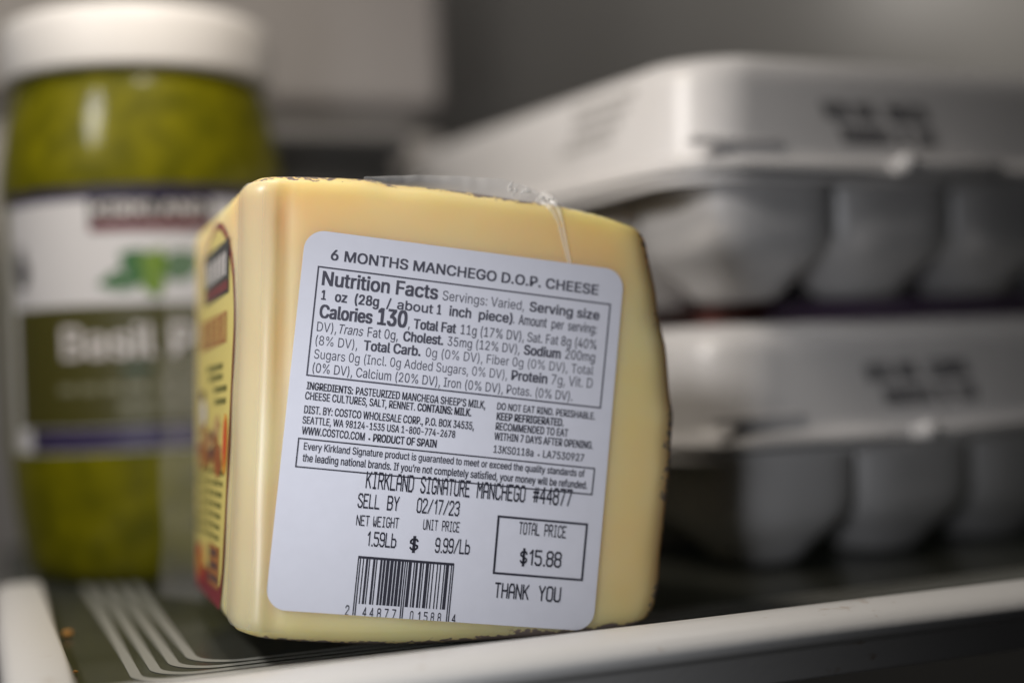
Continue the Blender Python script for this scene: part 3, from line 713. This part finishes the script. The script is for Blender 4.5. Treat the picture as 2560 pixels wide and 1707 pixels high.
# seal fin standing off the far corner
a = []; c = []
for i in range(41):
    t = -0.02 + 1.0 * i / 40; p = face_b(1.0, t)
    wv = .0012 * noise.noise(Vector((t * 9, 0, 0)))
    a.append(p + Vector((0.002, -.003, 0))); c.append(p + Vector((-0.0070 + .0020 * noise.noise(Vector((t * 5, 3, 0))) - .002 * (1 - t), .004 + wv * 3, .002)))
ribbon('seal_fin', a, c, film('fin_film', 0.86, (0.50, 0.49, 0.47), .40), wedge)
# ------------------------------------------------------------------ pesto jar
JX, JY = 0.0575, 0.5035
jar = thing('pesto_jar', 'tall jar of green pesto with a ribbed white lid standing left behind the cheese', 'jar', (JX, JY, 0.0002))
PESTO = mat('pesto_in_glass', (0.185, 0.168, 0.002), 0.5, 0, 130, coat=0.20, spec=0.1, c2=(0.085, 0.084, 0.002))
jp = [(0.0, 0.0), (0.036, 0.0), (0.0395, 0.0012), (0.042, 0.005), (0.0432, 0.012), (0.0450, 0.026), (0.0459, 0.040), (0.0461, 0.046), (0.0461, 0.124), (0.0466, 0.127), (0.0463, 0.133), (0.0453, 0.140), (0.0437, 0.149), (0.0422, 0.156), (0.0412, 0.160), (0.0398, 0.1635), (0.0376, 0.166), (0.037, 0.172)]
jp = [(r_ * 1.02, z) for r_, z in jp]
def lathe(prof, n=96, rib=None):
    rings = []
    for i, (r_, z) in enumerate(prof):
        rings.append([((r_ + (rib(k, z) if rib else 0)) * math.cos(math.tau * k / n), (r_ + (rib(k, z) if rib else 0)) * math.sin(math.tau * k / n), z) for k in range(n)])
    return loft(rings)
V, Fs = lathe(jp[1:]); mesh('glass_body', V, Fs, PESTO, jar, local=True, sharp=50)
lp = [(0.0418, 0.1645), (0.0444, 0.1645), (0.0450, 0.1652), (0.0451, 0.166), (0.0451, 0.1790), (0.0448, 0.1815), (0.0438, 0.1836), (0.0418, 0.1846), (0.030, 0.1846), (0.004, 0.1844)]
V, Fs = lathe(lp, 240, lambda k, z: 0.00028 * (1 if k % 3 == 0 else 0) if .1655 <= z <= .180 else 0)
mesh('lid', V, Fs, mat('lid_plastic', (0.78, 0.76, 0.735), 0.5), jar, local=True, sharp=40)
FA = math.atan2(-JY, -JX)     # azimuth of the jar's near side
JR = 0.04723
def cyl(th, z, lift=0):       # th in degrees, to the right as seen from the front
    a = FA + math.radians(th); return (math.cos(a) * (JR + lift), math.sin(a) * (JR + lift), z)
def patch(name, t0, t1, z0, z1, m, lift, parent):
    n_ = max(2, int(abs(t1 - t0) / 2.5)); V = []; Fs = []
    for i in range(n_ + 1):
        th = lerp(t0, t1, i / n_); V += [cyl(th, z0, lift), cyl(th, z1, lift)]
        if i: k = 2 * i; Fs.append((k - 2, k, k + 1, k - 1))
    return mesh(name, V, Fs, m, parent, local=True)
def wraptext(name, text, t0, t1, z, cap, m, lift, parent, off=0.0):
    V, Fs = type_run(text, t0 / 1200, t1 / 1200, cap, off)
    return mesh(name, [cyl(x * 1200, z + y, lift + k * 20) for x, y, k in V], Fs, m, parent, local=True, smooth=False)
JW = mat('jar_label_paper', (0.66, 0.645, 0.645), 0.45); OLV = mat('olive_band', (0.060, 0.055, 0.008), 0.45); PUR = mat('purple_band', (0.020, 0.013, 0.05), 0.45)
jl = patch('jar_label', -66, 62, 0.0425, 0.1242, JW, 0, jar)
patch('purple_edge', -66, 62, 0.1218, 0.1264, PUR, .00012, jl)
patch('olive_band', -60, 62, 0.0505, 0.0885, OLV, .00012, jl)
patch('purple_band', -52, 62, 0.0430, 0.0501, PUR, .00012, jl)
patch('logo_block', -21, 26, 0.1115, 0.1222, BLK, .00024, jl)
patch('logo_stripe', -20.5, 25.5, 0.1118, 0.1145, MAROON, .00036, jl)
wraptext('logo_letters', 'KIRKLAND', -19, 24, 0.1158, 0.0048, WHT, .00036, jl, .22)
wraptext('product_name', 'Basil Pesto', -34, 50, 0.0722, 0.0096, WHT, .00036, jl, .20)
PALE = mat('pale_print', (0.20, 0.195, 0.12), 0.45); LAV = mat('lavender_print', (0.065, 0.05, 0.12), 0.45); DGR = mat('dark_green_print', (0.02, 0.05, 0.018), 0.45)
patch('green_dash', -10, 0, 0.0668, 0.0695, DGR, .00024, jl)
for k in range(3): patch('small_print', 2 + k * 9, 9 + k * 9, 0.0672, 0.0692, PALE, .00024, jl)
for k in range(8): patch('small_print', -36 + k * 9, -29 + k * 9, 0.0612, 0.0636, PALE, .00024, jl)
for k in range(6): patch('small_print', -12 + k * 7, -6.5 + k * 7, 0.0552, 0.0576, PALE, .00024, jl)
for k in range(6): patch('band_print', -44 + k * 8, -38 + k * 8, 0.0452, 0.0480, LAV, .00024, jl)
patch('band_print', 6, 14, 0.0448, 0.0484, LAV, .00024, jl)
# side mark and basil leaves
patch('side_mark', -60, -52, 0.1030, 0.1085, mat('grey_print', (0.28, 0.27, 0.27), .5), .00024, jl)
mesh('side_mark', [cyl(-54.5 + 4.6 * math.cos(a), .1000 + .0052 * math.sin(a), .00036) for a in [math.tau * i / 20 for i in range(20)]], [tuple(range(20))], BLK, jl, local=True, smooth=False)
patch('side_mark', -62, -50, 0.0925, 0.0932, mat('grey_rule', (0.40, 0.39, 0.39), .5), .00024, jl)
def leaf(th0, z0, th1, z1, wd, m, lift):
    a = Vector((th0, z0 * 1200)); c = Vector((th1, z1 * 1200)); d = c - a; nn = Vector((-d.y, d.x)).normalized(); L = []
    for i in range(13):
        k = i / 12; L.append(a + d * k + nn * wd * math.sin(math.pi * k ** .8))
    for i in range(11, 0, -1):
        k = i / 12; L.append(a + d * k - nn * wd * math.sin(math.pi * k ** .8))
    mesh('basil_leaf', [cyl(p.x, p.y / 1200, lift) for p in L], [tuple(range(len(L)))], m, jl, local=True, smooth=False)
leaf(0.0, .0975, -19.0, .0948, 4.4, GREEN, .00024); leaf(1.0, .0985, -10.0, .1045, 5.8, GREEN, .00036); leaf(0.0, .097, 6.0, .1060, 5.1, LIME, .00048); leaf(1.0, .098, 4.0, .0905, 4.4, LIME, .0006)
leaf(5.0, .098, 22.0, .1030, 5.8, GREEN, .0003)

# ------------------------------------------------------------------ egg cartons
CW, CD = 0.30, 0.25; PIT_ = 0.05
def rrect(w_, d_, r_, z, n=8, ox=0, oy=0):
    pts = []
    for cx, cy, a0 in ((w_ - r_, r_, -90), (w_ - r_, d_ - r_, 0), (r_, d_ - r_, 90), (r_, r_, 180)):
        pts += [(ox + cx + r_ * math.cos(math.radians(a0 + 90 * i / n)), oy + cy + r_ * math.sin(math.radians(a0 + 90 * i / n)), z) for i in range(n + 1)]
    return pts
def make_carton(label, lid_dent=True):
    t = thing('egg_carton', label, 'egg carton')
    # tray: 30 tapering cups hanging from a thin rim frame
    bm = bmesh.new()
    for ix in range(6):
        for iy in range(5):
            cx = .012 + (ix + .5) * .047; cy = .004 + (iy + .5) * .0485; prev = None
            prof_ = [(0.0085, 0.0004), (0.0108, 0.0006), (0.0132, 0.0024), (0.0155, 0.0060), (0.0190, 0.0095), (0.0222, 0.0130), (0.0240, 0.0165), (0.0246, 0.0210), (0.0247, 0.0338)]
            for hw, z in prof_:
                e = lerp(2.3, 5.5, min(1, z / .026)) - .0 + .0001 * (ix + 7 * iy); ring = []
                for k in range(28):
                    a = math.tau * k / 28; c_, s_ = math.cos(a), math.sin(a)
                    rr = hw / (abs(c_) ** e + abs(s_) ** e) ** (1 / e)
                    ring.append(bm.verts.new((cx + rr * c_, cy + rr * s_, z)))
                if prev:
                    for k in range(28): bm.faces.new((prev[k], prev[(k + 1) % 28], ring[(k + 1) % 28], ring[k]))
                else: bm.faces.new(ring[::-1])
                prev = ring
    outer = [rrect(CW, CD, .022, .0338), rrect(CW, CD, .022, .0362)]
    inner = [rrect(CW - .006, CD - .006, .019, .0338, ox=.003, oy=.003), rrect(CW - .006, CD - .006, .019, .0362, ox=.003, oy=.003)]
    VV = [[bm.verts.new(p) for p in rg] for rg in (outer[0], outer[1], inner[1], inner[0])]
    nn_ = len(VV[0])
    for i in range(4):
        for k in range(nn_): bm.faces.new((VV[i][k], VV[i][(k + 1) % nn_], VV[(i + 1) % 4][(k + 1) % nn_], VV[(i + 1) % 4][k]))
    bm_obj('tray', bm, FOAM, t, sharp=50)
    # lid: lip, sloping walls, rounded shoulder
    def ring_in(ins, z, r_): return rrect(CW - 2 * ins, CD - 2 * ins, r_, z, ox=ins, oy=ins)
    rg = [ring_in(.0004, .0368, .022), ring_in(-.0010, .0374, .022), ring_in(-.0012, .0386, .022), ring_in(-.0004, .0398, .022), ring_in(.0012, .0406, .022), ring_in(.0030, .0416, .022), ring_in(.0036, .0440, .022)]
    rg += [ring_in(.0041, .0470, .022), ring_in(.0066, .0632, .0225)]
    for k in range(1, 8):
        a = math.pi / 2 * k / 7; rg.append(ring_in(.0066 + .0090 * (1 - math.cos(a)), .0632 + .0105 * math.sin(a), .0225))
    rg += [ring_in(.04, .0738, .02)]
    V, Fs = loft(rg, close0=False); lid = mesh('lid', V, Fs, FOAM, t, local=True, sharp=50)
    # printed raised panel on the lid
    V, Fs = loft([ring_in(.044, .0736, .012), ring_in(.0445, .0798, .012), ring_in(.047, .0804, .012)], close0=False)
    mi = []
    for f in Fs:
        cxm = sum(V[i][0] for i in f) / len(f); mi.append(0 if cxm < .04 else 1 if cxm < .09 else 2 if cxm < .15 else 0)
    mesh('printed_panel', V, Fs, [mat('mauve_print', (.30, .20, .33), .5), mat('brick_print', (.17, .06, .05), .5), mat('navy_print', (.03, .03, .10), .5)], lid, local=True, midx=mi, sharp=40)
    # ledge near the front left corner, latch with its bead
    bm = bmesh.new(); box(bm, .004, .036, .0030, .0070, .0450, .0470, .0009); bm_obj('lid_ledge', bm, FOAM, lid)
    lt = []
    bm = bmesh.new(); box(bm, .074, .115, -.0078, .0030, .0366, .0406, .0014); latch = bm_obj('latch', bm, FOAM, t)
    bm = bmesh.new(); bmesh.ops.create_uvsphere(bm, u_segments=16, v_segments=10, radius=.0030, matrix=Matrix.Translation((.0755, -.0065, .0394))); bm_obj('latch_bead', bm, FOAM, latch)
    return t, lid
def lid_face(x, z): # point on the sloping front wall of the lid
    return (x, .0041 + (z - .0470) * (.0025 / .0162) - .0003, z)
def side_face(y, z): return (.0041 + (z - .0470) * (.0025 / .0162) - .0003, y, z)
def code(x0, z0, sl, parent, m, rows, half=.58):
    V = []; Fs = []
    for tx, dx, wd, dz in rows:
        a, f = stroke_poly(tx, half); a = fit(a, x0 + dx, x0 + dx + wd, z0 + dz, .0047, 7); i = len(V)
        V += [lid_face(x + sl * (z - z0), z) for x, z in a]; Fs += [tuple(i + q for q in g) for g in f]
    return mesh('date_code', V, Fs, m, parent, local=True, smooth=False)
CODE = mat('code_ink', (0.035, 0.035, 0.045), 0.5); FAINT = mat('faint_ink', (0.36, 0.35, 0.34), 0.5)
lower, lid1 = make_carton('white foam egg carton at the bottom of the stack, resting on the glass')
code(.0645, .0475, -.25, lid1, CODE, [('68365', 0, .0105, .0076), ('8896', .0128, .0080, .0076), ('628885', .0255, .0165, .0076), ('688683938', .0040, .0195, 0), ('88', .0265, .0040, 0), ("6838", .0345, .0075, 0)], .58)
random.seed(5)
V = []; Fs = []
for row in range(4):
    y = .036 + .004 * row
    for kk in range(6):
        wd = random.uniform(.003, .006); z = .0645 - row * .0042; i = len(V)
        V += [side_face(y, z), side_face(y + wd, z), side_face(y + wd, z + .0026), side_face(y, z + .0026)]; Fs.append((i, i + 1, i + 2, i + 3)); y += wd + .0012
mesh('side_print', V, Fs, FAINT, lid1, local=True, smooth=False)
def dup(o, parent=None):
    c = o.copy(); col.objects.link(c); c.parent = parent
    for ch in list(o.children): dup(ch, c)
    return c
upper = dup(lower)
CROT = math.radians(6.2)
lower.location = (0.1935, 0.356, 0.0); lower.rotation_euler.z = CROT
upper.location = (0.1905, 0.3565, 0.0808); upper.rotation_euler.z = CROT
upper['label'] = 'white foam egg carton on top of the stack, beside the cheese'
for o in (lower, upper): o['group'] = 'stacked egg cartons'
lid2 = [c for c in upper.children if c.name.startswith('lid')][0]
for ch in list(lid2.children):
    if ch.name.startswith('date_code'): bpy.data.objects.remove(ch)
code(.0560, .0468, -.25, lid2, CODE, [('96382', 0, .0105, .0076), ('8368', .0125, .0082, .0076), ('886239', .0255, .0165, .0076), ('838698863', .0040, .0200, 0), ('68', .0268, .0040, 0), ('8683', .0345, .0078, 0)], .62)
